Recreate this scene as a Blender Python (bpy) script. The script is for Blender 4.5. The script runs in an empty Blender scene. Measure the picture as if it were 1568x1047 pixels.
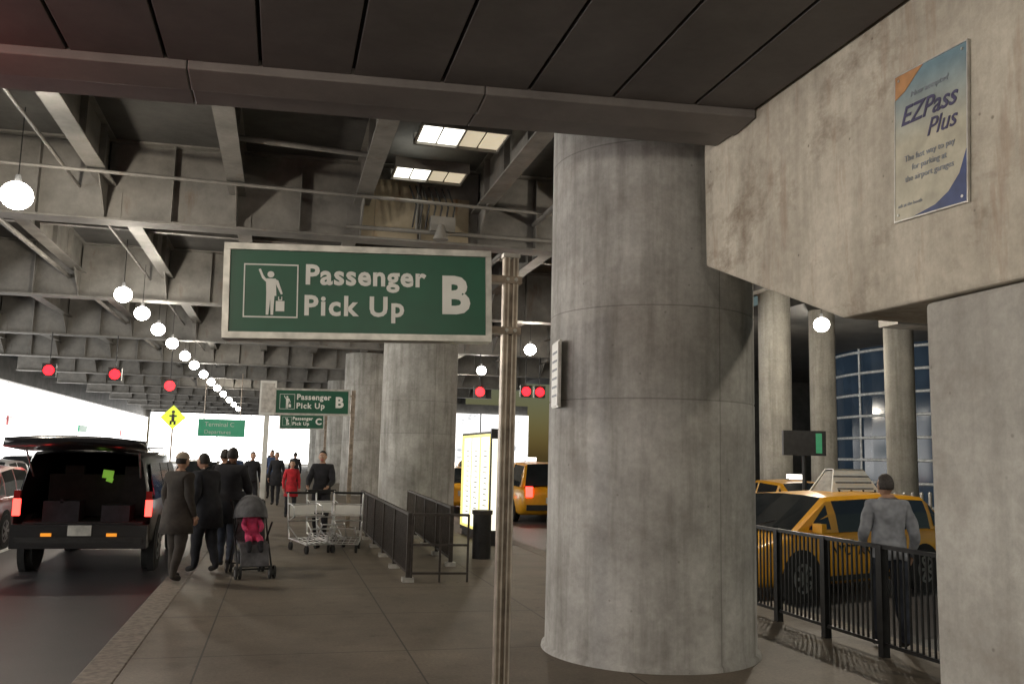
import bpy, bmesh, math, random
from mathutils import Vector, Matrix
random.seed(7)
scene=bpy.context.scene
rad=math.radians
# ------------------------------------------------------------------ materials
def newmat(name):
    m=bpy.data.materials.new(name); m.use_nodes=True
    nt=m.node_tree; b=nt.nodes["Principled BSDF"]
    return m,nt,b
def ramp(nt,src,p0,c0,p1,c1):
    r=nt.nodes.new("ShaderNodeValToRGB")
    r.color_ramp.elements[0].position=p0; r.color_ramp.elements[0].color=(*c0,1)
    r.color_ramp.elements[1].position=p1; r.color_ramp.elements[1].color=(*c1,1)
    nt.links.new(src,r.inputs[0]); return r.outputs[0]
def mix(nt,a,b,fac,mode='MIX'):
    m=nt.nodes.new("ShaderNodeMix"); m.data_type='RGBA'; m.blend_type=mode
    if isinstance(fac,(int,float)): m.inputs[0].default_value=fac
    else: nt.links.new(fac,m.inputs[0])
    for s,i in ((a,6),(b,7)):
        if isinstance(s,tuple): m.inputs[i].default_value=(*s,1)
        else: nt.links.new(s,m.inputs[i])
    return m.outputs[2]
def coords(nt,scale=(1,1,1),kind="Object"):
    tc=nt.nodes.new("ShaderNodeTexCoord"); mp=nt.nodes.new("ShaderNodeMapping")
    mp.inputs["Scale"].default_value=scale
    nt.links.new(tc.outputs[kind],mp.inputs[0]); return mp.outputs[0]
def noise(nt,vec,scale,detail=3,rough=.6):
    n=nt.nodes.new("ShaderNodeTexNoise"); n.inputs["Scale"].default_value=scale
    n.inputs["Detail"].default_value=detail; n.inputs["Roughness"].default_value=rough
    nt.links.new(vec,n.inputs["Vector"]); return n.outputs[0]
def bump(nt,b,h,strength=.2,dist=.01):
    bp=nt.nodes.new("ShaderNodeBump"); bp.inputs["Strength"].default_value=strength
    bp.inputs["Distance"].default_value=dist
    nt.links.new(h,bp.inputs["Height"]); nt.links.new(bp.outputs[0],b.inputs["Normal"])
def simple(name,col,rough=.6,metal=0,var=.25,scale=8,emit=None,es=0,bmp=0):
    m,nt,b=newmat(name)
    v=coords(nt); n=noise(nt,v,scale,2)
    lo=tuple(max(0,c*(1-var)) for c in col); hi=tuple(min(1,c*(1+var)) for c in col)
    nt.links.new(ramp(nt,n,.3,lo,.7,hi),b.inputs["Base Color"])
    b.inputs["Roughness"].default_value=rough; b.inputs["Metallic"].default_value=metal
    if emit: b.inputs["Emission Color"].default_value=(*emit,1); b.inputs["Emission Strength"].default_value=es
    if bmp: bump(nt,b,n,bmp)
    return m
def lines(nt,axis,values,width):
    tc=nt.nodes.new("ShaderNodeTexCoord"); sp=nt.nodes.new("ShaderNodeSeparateXYZ")
    nt.links.new(tc.outputs["Object"],sp.inputs[0]); out=None
    for v in values:
        c=nt.nodes.new("ShaderNodeMath"); c.operation='COMPARE'
        nt.links.new(sp.outputs[axis],c.inputs[0]); c.inputs[1].default_value=v; c.inputs[2].default_value=width
        if out is None: out=c.outputs[0]
        else:
            a=nt.nodes.new("ShaderNodeMath"); a.operation='MAXIMUM'
            nt.links.new(out,a.inputs[0]); nt.links.new(c.outputs[0],a.inputs[1]); out=a.outputs[0]
    return out
def lm(nt,o,k):
    a=nt.nodes.new("ShaderNodeMath"); a.operation='MULTIPLY'; nt.links.new(o,a.inputs[0]); a.inputs[1].default_value=k
    return a.outputs[0]
def concrete(name,c0,c1,stain=(.16,.13,.1),seams_z=(),seams_x=(),brown=.5,streak=.6,sscale=(3.2,3.2,.25),pits=.8,rustx=0,fine=(.84,1.1)):
    m,nt,b=newmat(name)
    v=coords(nt); base=ramp(nt,noise(nt,v,1.0,5,.66),.34,c0,.66,c1)
    fn=noise(nt,v,15,4,.75)
    col=mix(nt,base,ramp(nt,fn,.3,(fine[0],)*3,.7,(fine[1],)*3),1,'MULTIPLY')
    s=ramp(nt,noise(nt,coords(nt,sscale),1.6,5,.62),.45,(1.04,1.04,1.04),.7,(.5,.49,.46))
    col=mix(nt,col,s,streak,'MULTIPLY')
    st=noise(nt,coords(nt,(.8,.8,1.3)),1.3,6,.72)
    col=mix(nt,col,stain,lm(nt,ramp(nt,st,.53,(0,0,0),.68,(1,1,1)),brown))
    if rustx:
        rs=ramp(nt,noise(nt,coords(nt,(2.6,2.6,.4)),2.0,5,.7),.55,(0,0,0),.68,(1,1,1))
        col=mix(nt,col,(.24,.145,.085),lm(nt,rs,rustx))
    if pits:
        vo=nt.nodes.new("ShaderNodeTexVoronoi"); vo.inputs["Scale"].default_value=5; nt.links.new(v,vo.inputs["Vector"])
        col=mix(nt,col,ramp(nt,vo.outputs["Distance"],.03,(.35,.33,.3),.065,(1,1,1)),pits,'MULTIPLY')
    for ax,vals in ((2,seams_z),(0,seams_x)):
        if vals: col=mix(nt,col,(.09,.085,.075),lm(nt,lines(nt,ax,vals,.006),.45))
    nt.links.new(col,b.inputs["Base Color"]); b.inputs["Roughness"].default_value=.85
    bump(nt,b,fn,.35,.012)
    return m
M={}
M['conc_col']=concrete("column_concrete",(.27,.26,.24),(.48,.47,.44),seams_z=(2.28,3.1,4.6),seams_x=(.25,),brown=.25,streak=.75,pits=.5)
M['conc_cap']=concrete("beam_concrete",(.33,.295,.235),(.52,.475,.39),stain=(.16,.12,.08),brown=.8,streak=.45,rustx=.4)
M['conc_near']=concrete("near_column_concrete",(.27,.255,.225),(.38,.365,.325),brown=.35,streak=.4,pits=.5)
M['conc_far']=concrete("far_concrete",(.3,.29,.26),(.45,.43,.38),brown=.3,pits=0)
m,nt,b=newmat("pavement_concrete")
v=coords(nt); base=ramp(nt,noise(nt,v,.7,6,.72),.32,(.105,.087,.063),.7,(.18,.15,.112))
fn=noise(nt,v,34,3,.8)
col=mix(nt,base,ramp(nt,fn,.3,(.72,.72,.72),.7,(1.2,1.2,1.2)),1,'MULTIPLY')
blot=ramp(nt,noise(nt,v,3.1,3,.5),.58,(1,1,1),.7,(.7,.68,.65)); col=mix(nt,col,blot,.7,'MULTIPLY')
vo=nt.nodes.new("ShaderNodeTexVoronoi"); vo.inputs["Scale"].default_value=2.2; nt.links.new(v,vo.inputs["Vector"])
col=mix(nt,col,(.03,.027,.024),lm(nt,ramp(nt,vo.outputs["Distance"],.045,(1,1,1),.07,(0,0,0)),.6))
jl=mix(nt,lines(nt,0,[-.56,1.2,2.9],.008),lines(nt,1,[2.5+i*1.9 for i in range(12)],.009),1,'LIGHTEN')
col=mix(nt,col,(.025,.021,.017),lm(nt,jl,.85))
nt.links.new(col,b.inputs["Base Color"]); b.inputs["Roughness"].default_value=.62
bump(nt,b,fn,.35,.006); M['pave']=m
M['kerb']=simple("kerb_granite",(.19,.165,.135),.7,0,.35,14,bmp=.3)
m,nt,b=newmat("asphalt")
v=coords(nt); base=ramp(nt,noise(nt,v,.5,6,.7),.3,(.028,.028,.031),.75,(.06,.057,.058))
fn=noise(nt,v,60,2,.8)
nt.links.new(mix(nt,base,ramp(nt,fn,.3,(.6,.6,.6),.7,(1.4,1.4,1.4)),1,'MULTIPLY'),b.inputs["Base Color"]); b.inputs["Roughness"].default_value=.5
bump(nt,b,fn,.5,.008); M['asph']=m
M['ground']=simple("ground_dark",(.06,.06,.06),.9,0,.3,.2)
def steelmat(name,c0,c1,rust=.5,rc=(.12,.07,.04)):
    m,nt,b=newmat(name); v=coords(nt); n=noise(nt,v,1.1,6,.72)
    base=ramp(nt,n,.32,c0,.68,c1)
    if rust:
        st=ramp(nt,noise(nt,coords(nt,(1.5,1.5,.4)),1.2,5,.75),.6,(0,0,0),.72,(1,1,1))
        base=mix(nt,base,rc,lm(nt,st,rust))
    nt.links.new(base,b.inputs["Base Color"])
    b.inputs["Roughness"].default_value=.6
    return m
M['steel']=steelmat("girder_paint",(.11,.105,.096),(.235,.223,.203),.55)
M['steeltan']=steelmat("girder_paint_tan",(.24,.2,.13),(.38,.32,.23),.9,(.22,.1,.035))
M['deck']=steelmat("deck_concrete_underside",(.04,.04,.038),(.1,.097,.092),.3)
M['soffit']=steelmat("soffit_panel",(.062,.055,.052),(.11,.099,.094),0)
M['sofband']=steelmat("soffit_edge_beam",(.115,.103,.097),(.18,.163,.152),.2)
M['groove']=simple("groove_dark",(.01,.01,.01),.9)
M['green']=simple("sign_green",(.005,.085,.045),.4,0,.12,4)
M['greenlit']=simple("sign_green_lit",(.01,.16,.08),.4,0,.1,4,(.02,.3,.15),.35)
M['white']=simple("sign_white",(.74,.74,.7),.5,0,.06,5)
M['frame']=simple("aluminium_frame",(.5,.49,.46),.4,.6,.25,9)
M['pole']=simple("galvanised_steel",(.3,.25,.205),.42,.6,.4,9)
M['polel']=simple("galvanised_steel_bright",(.6,.55,.48),.35,.6,.2,9)
M['chrome']=simple("cart_chrome",(.6,.6,.6),.3,.9,.15,9)
M['blackm']=simple("black_metal",(.02,.02,.02),.45,.3,.3,10)
M['rail']=simple("railing_paint",(.05,.042,.036),.5,.4,.3,10)
M['rubber']=simple("tyre_rubber",(.02,.02,.02),.85)
M['rim']=simple("wheel_rim",(.35,.35,.36),.35,.8)
def paint(name,col,rough=.3):
    m,nt,b=newmat(name); v=coords(nt); n=noise(nt,v,2,3)
    nt.links.new(ramp(nt,n,.3,tuple(c*.8 for c in col),.7,tuple(min(1,c*1.1) for c in col)),b.inputs["Base Color"])
    b.inputs["Roughness"].default_value=rough; b.inputs["Coat Weight"].default_value=.5; b.inputs["Coat Roughness"].default_value=.12
    return m
M['black']=paint("black_car_paint",(.012,.012,.014)); M['yellow']=paint("taxi_yellow_paint",(.8,.38,.012),.35)
M['silver']=paint("silver_car_paint",(.4,.4,.42)); M['whitecar']=paint("white_car_paint",(.6,.6,.6)); M['navy']=paint("navy_car_paint",(.02,.04,.12)); M['redcar']=paint("red_car_paint",(.3,.015,.015))
M['glass']=simple("tinted_glass",(.015,.018,.02),.08,0,.2,3)
M['interior']=simple("car_interior",(.02,.02,.02),.9)
M['tail']=simple("tail_lamp_lit",(.5,.01,.01),.3,0,.1,5,(1,.04,.03),7)
M['tailoff']=simple("tail_lamp",(.3,.01,.01),.2)
M['amber']=simple("amber_reflector",(.6,.2,.02),.3,0,.1,5,(1,.35,.03),.8)
M['head']=simple("head_lamp",(.8,.8,.8),.15,0,.05,5,(1,.97,.9),2.2)
M['plate']=simple("licence_plate",(.5,.5,.45),.5)
M['lime']=simple("hi_vis_vest",(.35,.8,.1),.7,0,.2,9,(.4,.9,.1),.25)
M['redsig']=simple("red_signal",(.6,.0,.0),.4,0,.1,5,(1,.006,.012),7)
M['lamp']=simple("lamp_bulb",(1,1,1),.4,0,0,5,(1,.95,.84),40)
M['lampshade']=simple("lamp_reflector",(.3,.3,.3),.4,.5)
M['daylight']=simple("deck_opening_glow",(.9,.9,.85),.5,0,.05,3,(1,.97,.84),3)  # emission stands in for daylight coming through openings in the deck
M['daydim']=simple("deck_opening_glow_dim",(.6,.55,.42),.5,0,.2,3,(1,.85,.6),.55)
def facade(name,strength,dark=(.25,.27,.3),p0=.32,p1=.47):
    m,nt,b=newmat(name); b.inputs["Base Color"].default_value=(.7,.7,.7,1)
    e=ramp(nt,noise(nt,coords(nt,(1,.5,1.6)),.5,3,.75),p0,dark,p1,(1,.98,.94))
    nt.links.new(e,b.inputs["Emission Color"]); b.inputs["Emission Strength"].default_value=strength
    return m
M['lit']=facade("daylight_backdrop_glow",4.8,(.22,.24,.26),.3,.46)  # glow that imitates bright daylight beyond the deck
M['lit2']=facade("far_wall_glow",1.6)  # brightness of the distant white wall, put in as emission
M['mull']=simple("mullion",(.3,.3,.3),.5,.3)
M['mulw']=simple("mullion_pale",(.6,.63,.65),.5,.1)
M['bglass']=simple("blue_glass",(.02,.03,.045),.1,0,.7,.5,(.04,.075,.12),.18)
M['ylit']=simple("yellow_lit_panel",(.7,.65,.2),.5,0,.05,4,(1,.86,.25),1.0)
M['ylit2']=simple("pale_lit_panel",(.8,.8,.7),.5,0,.05,4,(1,.97,.78),1.2)
M['screen']=simple("screen_glow",(.02,.05,.03),.3,0,.3,20,(.05,.35,.15),.5)
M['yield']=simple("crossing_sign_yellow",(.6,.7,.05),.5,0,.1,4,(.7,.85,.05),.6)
M['skin']=simple("skin",(.42,.25,.17),.55,0,.1,20); M['hair']=simple("hair_dark",(.02,.015,.012),.7,0,.4,60); M['hairg']=simple("hair_grey",(.06,.05,.045),.7,0,.4,60)
def cloth(n,c): return simple(n,c,.9,0,.4,7,bmp=.6)
M['c_dark']=cloth("cloth_charcoal",(.016,.016,.02)); M['c_brown']=cloth("cloth_brown",(.035,.028,.022)); M['c_jean']=cloth("cloth_jeans",(.03,.035,.05))
M['c_grey']=cloth("shirt_grey",(.31,.32,.35)); M['c_red']=cloth("jacket_red",(.45,.02,.03)); M['c_pink']=cloth("cloth_pink",(.65,.06,.16)); M['c_tan']=cloth("cap_tan",(.4,.33,.25))
M['c_blue']=cloth("cloth_blue",(.04,.07,.16)); M['shoe']=cloth("shoe_dark",(.015,.012,.01)); M['c_white']=cloth("cloth_white",(.6,.6,.6))
M['c_strol']=cloth("stroller_fabric",(.1,.1,.105))
m,nt,b=newmat("poster_print"); tc=nt.nodes.new("ShaderNodeTexCoord"); sp=nt.nodes.new("ShaderNodeSeparateXYZ"); nt.links.new(tc.outputs["Object"],sp.inputs[0])
c=ramp(nt,sp.outputs[2],-.2,(.43,.4,.3),.4,(.15,.24,.28)); n=noise(nt,coords(nt),7)
nt.links.new(mix(nt,c,ramp(nt,n,.3,(.72,.72,.72),.7,(1.08,1.08,1.08)),1,'MULTIPLY'),b.inputs["Base Color"]); b.inputs["Roughness"].default_value=.45; M['ez_bg']=m
M['ez_blue']=simple("poster_navy",(.03,.05,.14),.45); M['ez_org']=simple("poster_orange",(.36,.18,.07),.45); M['ez_txt']=simple("poster_text",(.04,.035,.09),.5); M['ez_grey']=simple("poster_small_text",(.2,.22,.25),.5)
# ------------------------------------------------------------------ mesh builder
class MB:
    def __init__(s): s.v=[];s.f=[];s.m=[];s.sm=[];s.mats=[]
    def mi(s,k):
        if k not in s.mats: s.mats.append(k)
        return s.mats.index(k)
    def add(s,verts,faces,mat,smooth=False):
        o=len(s.v); s.v+= [tuple(v) for v in verts]
        i=s.mi(mat)
        for f in faces: s.f.append(tuple(o+k for k in f)); s.m.append(i); s.sm.append(smooth)
    def box(s,c,d,mat,rot=None):
        x,y,z=[k/2 for k in d]; P=[Vector((a*x,b*y,e*z)) for a in(-1,1) for b in(-1,1) for e in(-1,1)]
        if rot is not None:
            R=rot if isinstance(rot,Matrix) else Matrix.Rotation(rot,3,'Z'); P=[R@p for p in P]
        P=[p+Vector(c) for p in P]
        s.add(P,[(0,1,3,2),(4,6,7,5),(0,4,5,1),(2,3,7,6),(0,2,6,4),(1,5,7,3)],mat)
    def bx(s,x0,x1,y0,y1,z0,z1,mat): s.box(((x0+x1)/2,(y0+y1)/2,(z0+z1)/2),(x1-x0,y1-y0,z1-z0),mat)
    def cyl(s,p0,p1,r0,mat,r1=None,seg=10,cap=True,smooth=True):
        r1=r0 if r1 is None else r1; p0=Vector(p0);p1=Vector(p1); d=(p1-p0).normalized()
        a=d.orthogonal().normalized(); b=d.cross(a); V=[]
        for p,r in((p0,r0),(p1,r1)):
            for i in range(seg):
                t=2*math.pi*i/seg; V.append(p+a*(r*math.cos(t))+b*(r*math.sin(t)))
        s.add(V,[(i,(i+1)%seg,seg+(i+1)%seg,seg+i) for i in range(seg)],mat,smooth)
        if cap: s.add(V,[tuple(range(seg))[::-1],tuple(range(seg,2*seg))],mat)
    def tube(s,pts,r,mat,seg=8):
        for a,b in zip(pts,pts[1:]): s.cyl(a,b,r,mat,seg=seg)
    def sph(s,c,r,mat,seg=14,rings=9,fn=None):
        if isinstance(r,(int,float)): r=(r,r,r)
        V=[];F=[]
        for j in range(rings+1):
            ph=math.pi*j/rings
            for i in range(seg):
                t=2*math.pi*i/seg; p=Vector((math.sin(ph)*math.cos(t),math.sin(ph)*math.sin(t),math.cos(ph)))
                if fn: p=fn(p)
                V.append((c[0]+p[0]*r[0],c[1]+p[1]*r[1],c[2]+p[2]*r[2]))
        for j in range(rings):
            for i in range(seg):
                F.append((j*seg+i,(j+1)*seg+i,(j+1)*seg+(i+1)%seg,j*seg+(i+1)%seg))
        s.add(V,F,mat,True)
    def loft(s,rings,matfn,cap0=None,cap1=None,smooth=False,closed=True):
        n=len(rings[0]); V=[p for r in rings for p in r]; o=len(s.v); s.v+=[tuple(p) for p in V]
        for a in range(len(rings)-1):
            for i in range(n if closed else n-1):
                s.f.append((o+a*n+i,o+a*n+(i+1)%n,o+(a+1)*n+(i+1)%n,o+(a+1)*n+i)); s.m.append(s.mi(matfn(a,i) if callable(matfn) else matfn)); s.sm.append(smooth)
        if cap0: s.add(rings[0],[tuple(range(n))[::-1]],cap0)
        if cap1: s.add(rings[-1],[tuple(range(n))],cap1)
    def extr(s,pts,d,mat):
        n=len(pts); d=Vector(d); V=[Vector(p) for p in pts]; V2=[p+d for p in V]
        s.add(V+V2,[tuple(range(n)),tuple(range(2*n-1,n-1,-1))]+[(i,n+i,n+(i+1)%n,(i+1)%n) for i in range(n)],mat)
    def text(s,txt,size,org,xd,zd,mat,off=.0,ext=.003,shear=0,align='LEFT',spacing=1.0):
        c=bpy.data.curves.new("t",'FONT'); c.body=txt; c.size=size; c.offset=off; c.extrude=ext; c.shear=shear; c.align_x=align; c.space_character=spacing
        c.resolution_u=3
        o=bpy.data.objects.new("t",c); scene.collection.objects.link(o); bpy.context.view_layer.update()
        me=o.evaluated_get(bpy.context.evaluated_depsgraph_get()).to_mesh()
        xd=Vector(xd).normalized(); zd=Vector(zd).normalized(); nd=xd.cross(zd); org=Vector(org)
        s.add([org+xd*v.co.x+zd*v.co.y+nd*v.co.z for v in me.vertices],[tuple(p.vertices) for p in me.polygons],mat)
        bpy.data.objects.remove(o)
    def make(s,name,loc=(0,0,0),rotz=0,bevel=0,merge=False,rot=None):
        me=bpy.data.meshes.new(name); me.from_pydata(s.v,[],s.f)
        for k in s.mats: me.materials.append(M[k])
        me.polygons.foreach_set("material_index",s.m); me.polygons.foreach_set("use_smooth",s.sm); me.update()
        bm=bmesh.new(); bm.from_mesh(me)
        if merge: bmesh.ops.remove_doubles(bm,verts=bm.verts,dist=.0004)
        bmesh.ops.recalc_face_normals(bm,faces=bm.faces); bm.to_mesh(me); bm.free()
        o=bpy.data.objects.new(name,me); scene.collection.objects.link(o); o.location=loc
        o.rotation_euler=rot if rot else (0,0,rotz)
        if bevel:
            bv=o.modifiers.new("bevel",'BEVEL'); bv.width=bevel; bv.segments=2; bv.limit_method='ANGLE'
        return o
# ------------------------------------------------------------------ ground
b=MB(); b.bx(-400,400,-400,400,-.6,-.2,'ground'); b.make("ground")
b=MB(); b.bx(-16,-1.42,-15,130,-.19,-.15,'asph'); b.make("road")
b=MB()
for x in (-4.75,-8.2,-11.7):
    for i in range(24): b.bx(x-.06,x+.06,2+i*5,4.6+i*5,-.149,-.145,'c_white')
b.make("lane_marking")
b=MB(); b.bx(6.24,14.5,-15,10.4,-.19,-.15,'asph'); b.bx(4.94,14.5,10.4,130,-.19,-.15,'asph'); b.make("taxi_lane_road")
b=MB(); b.bx(-1.12,5.94,-15,10.1,-.19,0,'pave'); b.bx(-1.12,4.64,10.1,130,-.19,0,'pave'); b.make("pavement")
b=MB()
for i in range(60):
    y=-10+i*2.4; b.bx(-1.42,-1.124,y,y+2.392,-.19,.002,'kerb')
b.make("kerb",bevel=.012)
b=MB()
for i in range(58):
    y=-10+i*2.4
    if y+2.4<9.25: b.bx(5.944,6.24,y,y+2.392,-.19,.002,'kerb')
    elif y>10.3: b.bx(4.644,4.94,y,y+2.392,-.19,.002,'kerb')
b.bx(5.944,6.24,9.203,10.4,-.19,.002,'kerb'); b.bx(4.95,5.94,10.104,10.4,-.19,.002,'kerb')
b.make("kerb",bevel=.012)
b=MB(); b.bx(14.5,60,-15,130,-.19,-.02,'pave'); b.make("far_pavement")
b=MB(); b.bx(-22,-16,-15,130,-.19,-.02,'pave'); b.make("terminal_pavement")
# ------------------------------------------------------------------ columns
def column(x,y,h,mat='conc_col'):
    b=MB(); R=.98; seg=64
    prof=[(0,R+.04),(.03,R+.035),(.05,R+.004),(1.0,R),(2.27,R),(2.285,R-.006),(2.3,R),(3.09,R),(3.105,R-.006),(3.12,R),(h,R)]
    rings=[[(r*math.cos(2*math.pi*i/seg),r*math.sin(2*math.pi*i/seg),z) for i in range(seg)] for z,r in prof]
    b.loft(rings,mat,smooth=True,cap1=mat)
    return b.make("concrete_column",(x,y,0),merge=True)
column(3.45,7.97,7.55)
for yy in (23.1,38.25,53.4,68.5,84): column(3.46,yy,5.95,'conc_col')
b=MB(); b.box((0,0,0),(.34,.02,.62),'frame'); b.box((0,-.014,0),(.31,.012,.59),'white')
for i in range(6): b.box((0,-.022,.2-i*.08),(.22,.004,.02),'ez_grey')
b.make("notice_plate",(2.45,7.83,2.52),rotz=rad(-97))
b=MB()
prof=[(-9,4.9),(6.73,4.9),(6.76,4.4),(6.73,3.4),(4.86,2.68),(4.3,2.67),(-9,2.6)]
b.extr([(3.42,y,z) for y,z in prof],(1.5,0,0),'conc_cap')
b.make("concrete_beam",bevel=.02)
b=MB(); b.bx(3.445,4.8,1.6,4.14,0,2.66,'conc_near'); b.make("concrete_pier",bevel=.03)
# ------------------------------------------------------------------ soffit above camera
def ye(x): return 6.86-.1*x
b=MB()
xs=[x-.02 for x in [2.93-.64*i for i in range(27)]][::-1]+[3.40]
for a,c in zip(xs,xs[1:]):
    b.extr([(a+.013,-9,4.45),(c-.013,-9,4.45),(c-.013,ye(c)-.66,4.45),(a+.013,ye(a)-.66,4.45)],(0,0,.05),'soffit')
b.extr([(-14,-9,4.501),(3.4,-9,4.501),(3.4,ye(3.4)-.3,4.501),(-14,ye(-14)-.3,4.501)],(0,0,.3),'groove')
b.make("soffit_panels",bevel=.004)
b=MB()
for i in range(9):
    a=3.41-i*2.1; c=a-2.095
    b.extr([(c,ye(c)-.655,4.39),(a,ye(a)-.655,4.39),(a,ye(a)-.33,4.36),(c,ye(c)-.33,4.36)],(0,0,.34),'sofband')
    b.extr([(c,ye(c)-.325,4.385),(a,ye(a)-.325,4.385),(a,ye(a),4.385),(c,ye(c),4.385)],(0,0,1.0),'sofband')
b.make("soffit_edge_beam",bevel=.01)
# ------------------------------------------------------------------ overhead deck structure
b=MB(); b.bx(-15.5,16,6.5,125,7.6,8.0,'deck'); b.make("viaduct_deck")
sx=[-13.1+2.4*i for i in range(12)]
def girder(y,tan=False):
    b=MB(); k=-.05
    def seg(x0,x1,dy0,dy1,z0,z1,mat='steel'):
        b.extr([(x0,k*x0+dy0,z0),(x1,k*x1+dy0,z0),(x1,k*x1+dy1,z0),(x0,k*x0+dy1,z0)],(0,0,z1-z0),mat)
    seg(-15,15,-.25,.25,6.0,6.045); seg(-15,15,-.012,.012,6.045,7.56); seg(-15,15,-.2,.2,7.56,7.597)
    for x in sx:
        for xx in (x,x+1.2): seg(xx-.01,xx+.01,-.19,-.013,6.047,7.558)
    for x in sx: seg(x-.28,x+.28,-.03,-.013,6.1,6.6)
    if tan: seg(1.58,2.45,-.05,-.031,6.05,7.3,'steeltan'); seg(1.32,1.57,-.06,-.031,6.05,7.3,'steeltan'); seg(2.52,3.5,-.05,-.031,6.05,7.0,'steeltan')
    b.make("steel_girder",(0,y,0))
gy=[17.7,27.2,36.8,46.2,55.5,65,74.5,84,93.5,103,112]
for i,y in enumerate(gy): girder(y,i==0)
b=MB()
for x in sx:
    for y0,y1 in zip([7.4]+gy,gy+[120]):
        k=-.05*x; a=y0+k+.03; c=y1+k-.03
        if c-a<.3: continue
        b.bx(x-.16,x+.16,a,c,6.72,6.75,'steel'); b.bx(x-.01,x+.01,a,c,6.751,7.57,'steel'); b.bx(x-.12,x+.12,a,c,7.571,7.598,'steel')
        if y1<100: b.extr([(x-.012,c,6.05),(x-.012,c-.9,6.718),(x-.012,c,6.718)],(.024,0,0),'steel')
        yy=a+1.2
        while yy<c-1 and y0<40:
            b.bx(x-.12,x-.011,yy-.006,yy+.006,6.751,7.57,'steel'); b.bx(x+.011,x+.12,yy-.006,yy+.006,6.751,7.57,'steel'); yy+=1.6
b.make("steel_stringers")
b=MB()
for y in [12.9]+[a+4.8 for a in gy]:
    for x in sx[:-1]:
        b.bx(x+.02,x+2.38,y-.09,y+.09,6.95,6.97,'steel'); b.bx(x+.02,x+2.38,y-.008,y+.008,6.971,7.4,'steel')
b.cyl((-13,16.6,6.62),(13,16.6,6.62),.035,'steel')
b.cyl((-1,15.0,6.95),(1.2,15.0,6.9),.05,'steel')
for x in (-6.2,4.9): b.cyl((x,7,6.6),(x,100,6.6),.06,'steel')
b.cyl((-4.0,9,6.66),(-4.0,100,6.66),.03,'steel')
b.cyl((1.0,17.35,6.2),(8,17.0,6.2),.045,'steel'); b.cyl((2.4,17.3,6.2),(2.4,17.3,7.5),.03,'steel')
b.make("cross_bracing")
b=MB()
for (x0,x1,y0,y1) in ((1.95,3.4,13.75,14.6),(1.8,3.15,16.0,16.7)):
    n=4; w=(x1-x0)/n
    for i in range(n): b.bx(x0+i*w+.02,x0+(i+1)*w-.02,y0,y1,7.1,7.13,'daylight' if i<2 else 'daydim')
    for i in (0,2,4): b.bx(x0+i*w-.018,x0+i*w+.018,y0-.02,y1+.02,7.07,7.14,'frame')
    b.bx(x0-.03,x1+.03,y0-.06,y0-.021,7.06,7.26,'steel'); b.bx(x0-.03,x1+.03,y1+.021,y1+.08,7.06,7.26,'steel')
b.make("deck_opening_glow")  # glowing sheets added where the deck is open to daylight
b=MB()
for i in range(7):
    x=2.3+i*.13; b.tube([(x,17.2,6.25),(x+.05,17.1,6.7),(x-.1,17.15,7.1)],.018,'blackm',6)
b.box((2.9,17.2,6.35),(.5,.25,.3),'steel'); b.cyl((2.85,17.0,6.0),(2.85,17.0,6.3),.16,'steel',.06)
b.make("junction_box_cluster")
# ------------------------------------------------------------------ pendant lamps
WC=(1,.89,.73)
def lamp(x,y,z=5.5,power=0,top=6.9,r=.19,col=WC):
    b=MB(); b.cyl((0,0,.3),(0,0,top-z),.009,'blackm',seg=6); b.cyl((0,0,r*.8),(0,0,r*.8+.14),.06,'lampshade',.035)
    b.sph((0,0,0),(r,r,r*.92),'lamp',18,12)
    b.make("pendant_lamp",(x,y,z))
    if power:
        l=bpy.data.lights.new("pendant_lamp_light",'POINT'); l.energy=power; l.shadow_soft_size=.12; l.color=col
        o=bpy.data.objects.new("pendant_lamp_light",l); scene.collection.objects.link(o); o.location=(x,y,z-.34)
lamp(-4.1,14.5,power=400,r=.23)
for y,p in ((23.3,320),(26.4,0),(29.8,300),(33.6,0),(38.0,0),(42,300),(47,0),(52,0),(57,0),(63,300),(70,0),(77,0),(85,0)): lamp(-4,y,power=p,r=.21)
for x,y,p in ((8.3,29.7,350),(8.4,38,0),(8.4,46,300),(8.4,55,0),(14.0,20.8,380),(8.2,13,400)): lamp(x,y,power=p,r=.21)
lamp(6.2,38)
for x,y,p in ((-2.6,1.2,230),(.2,-4.5,280),(-7,3.5,0)): lamp(x,y,3.95,p,4.45,.12)
lamp(8.2,3.5,5.5,330)
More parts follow.
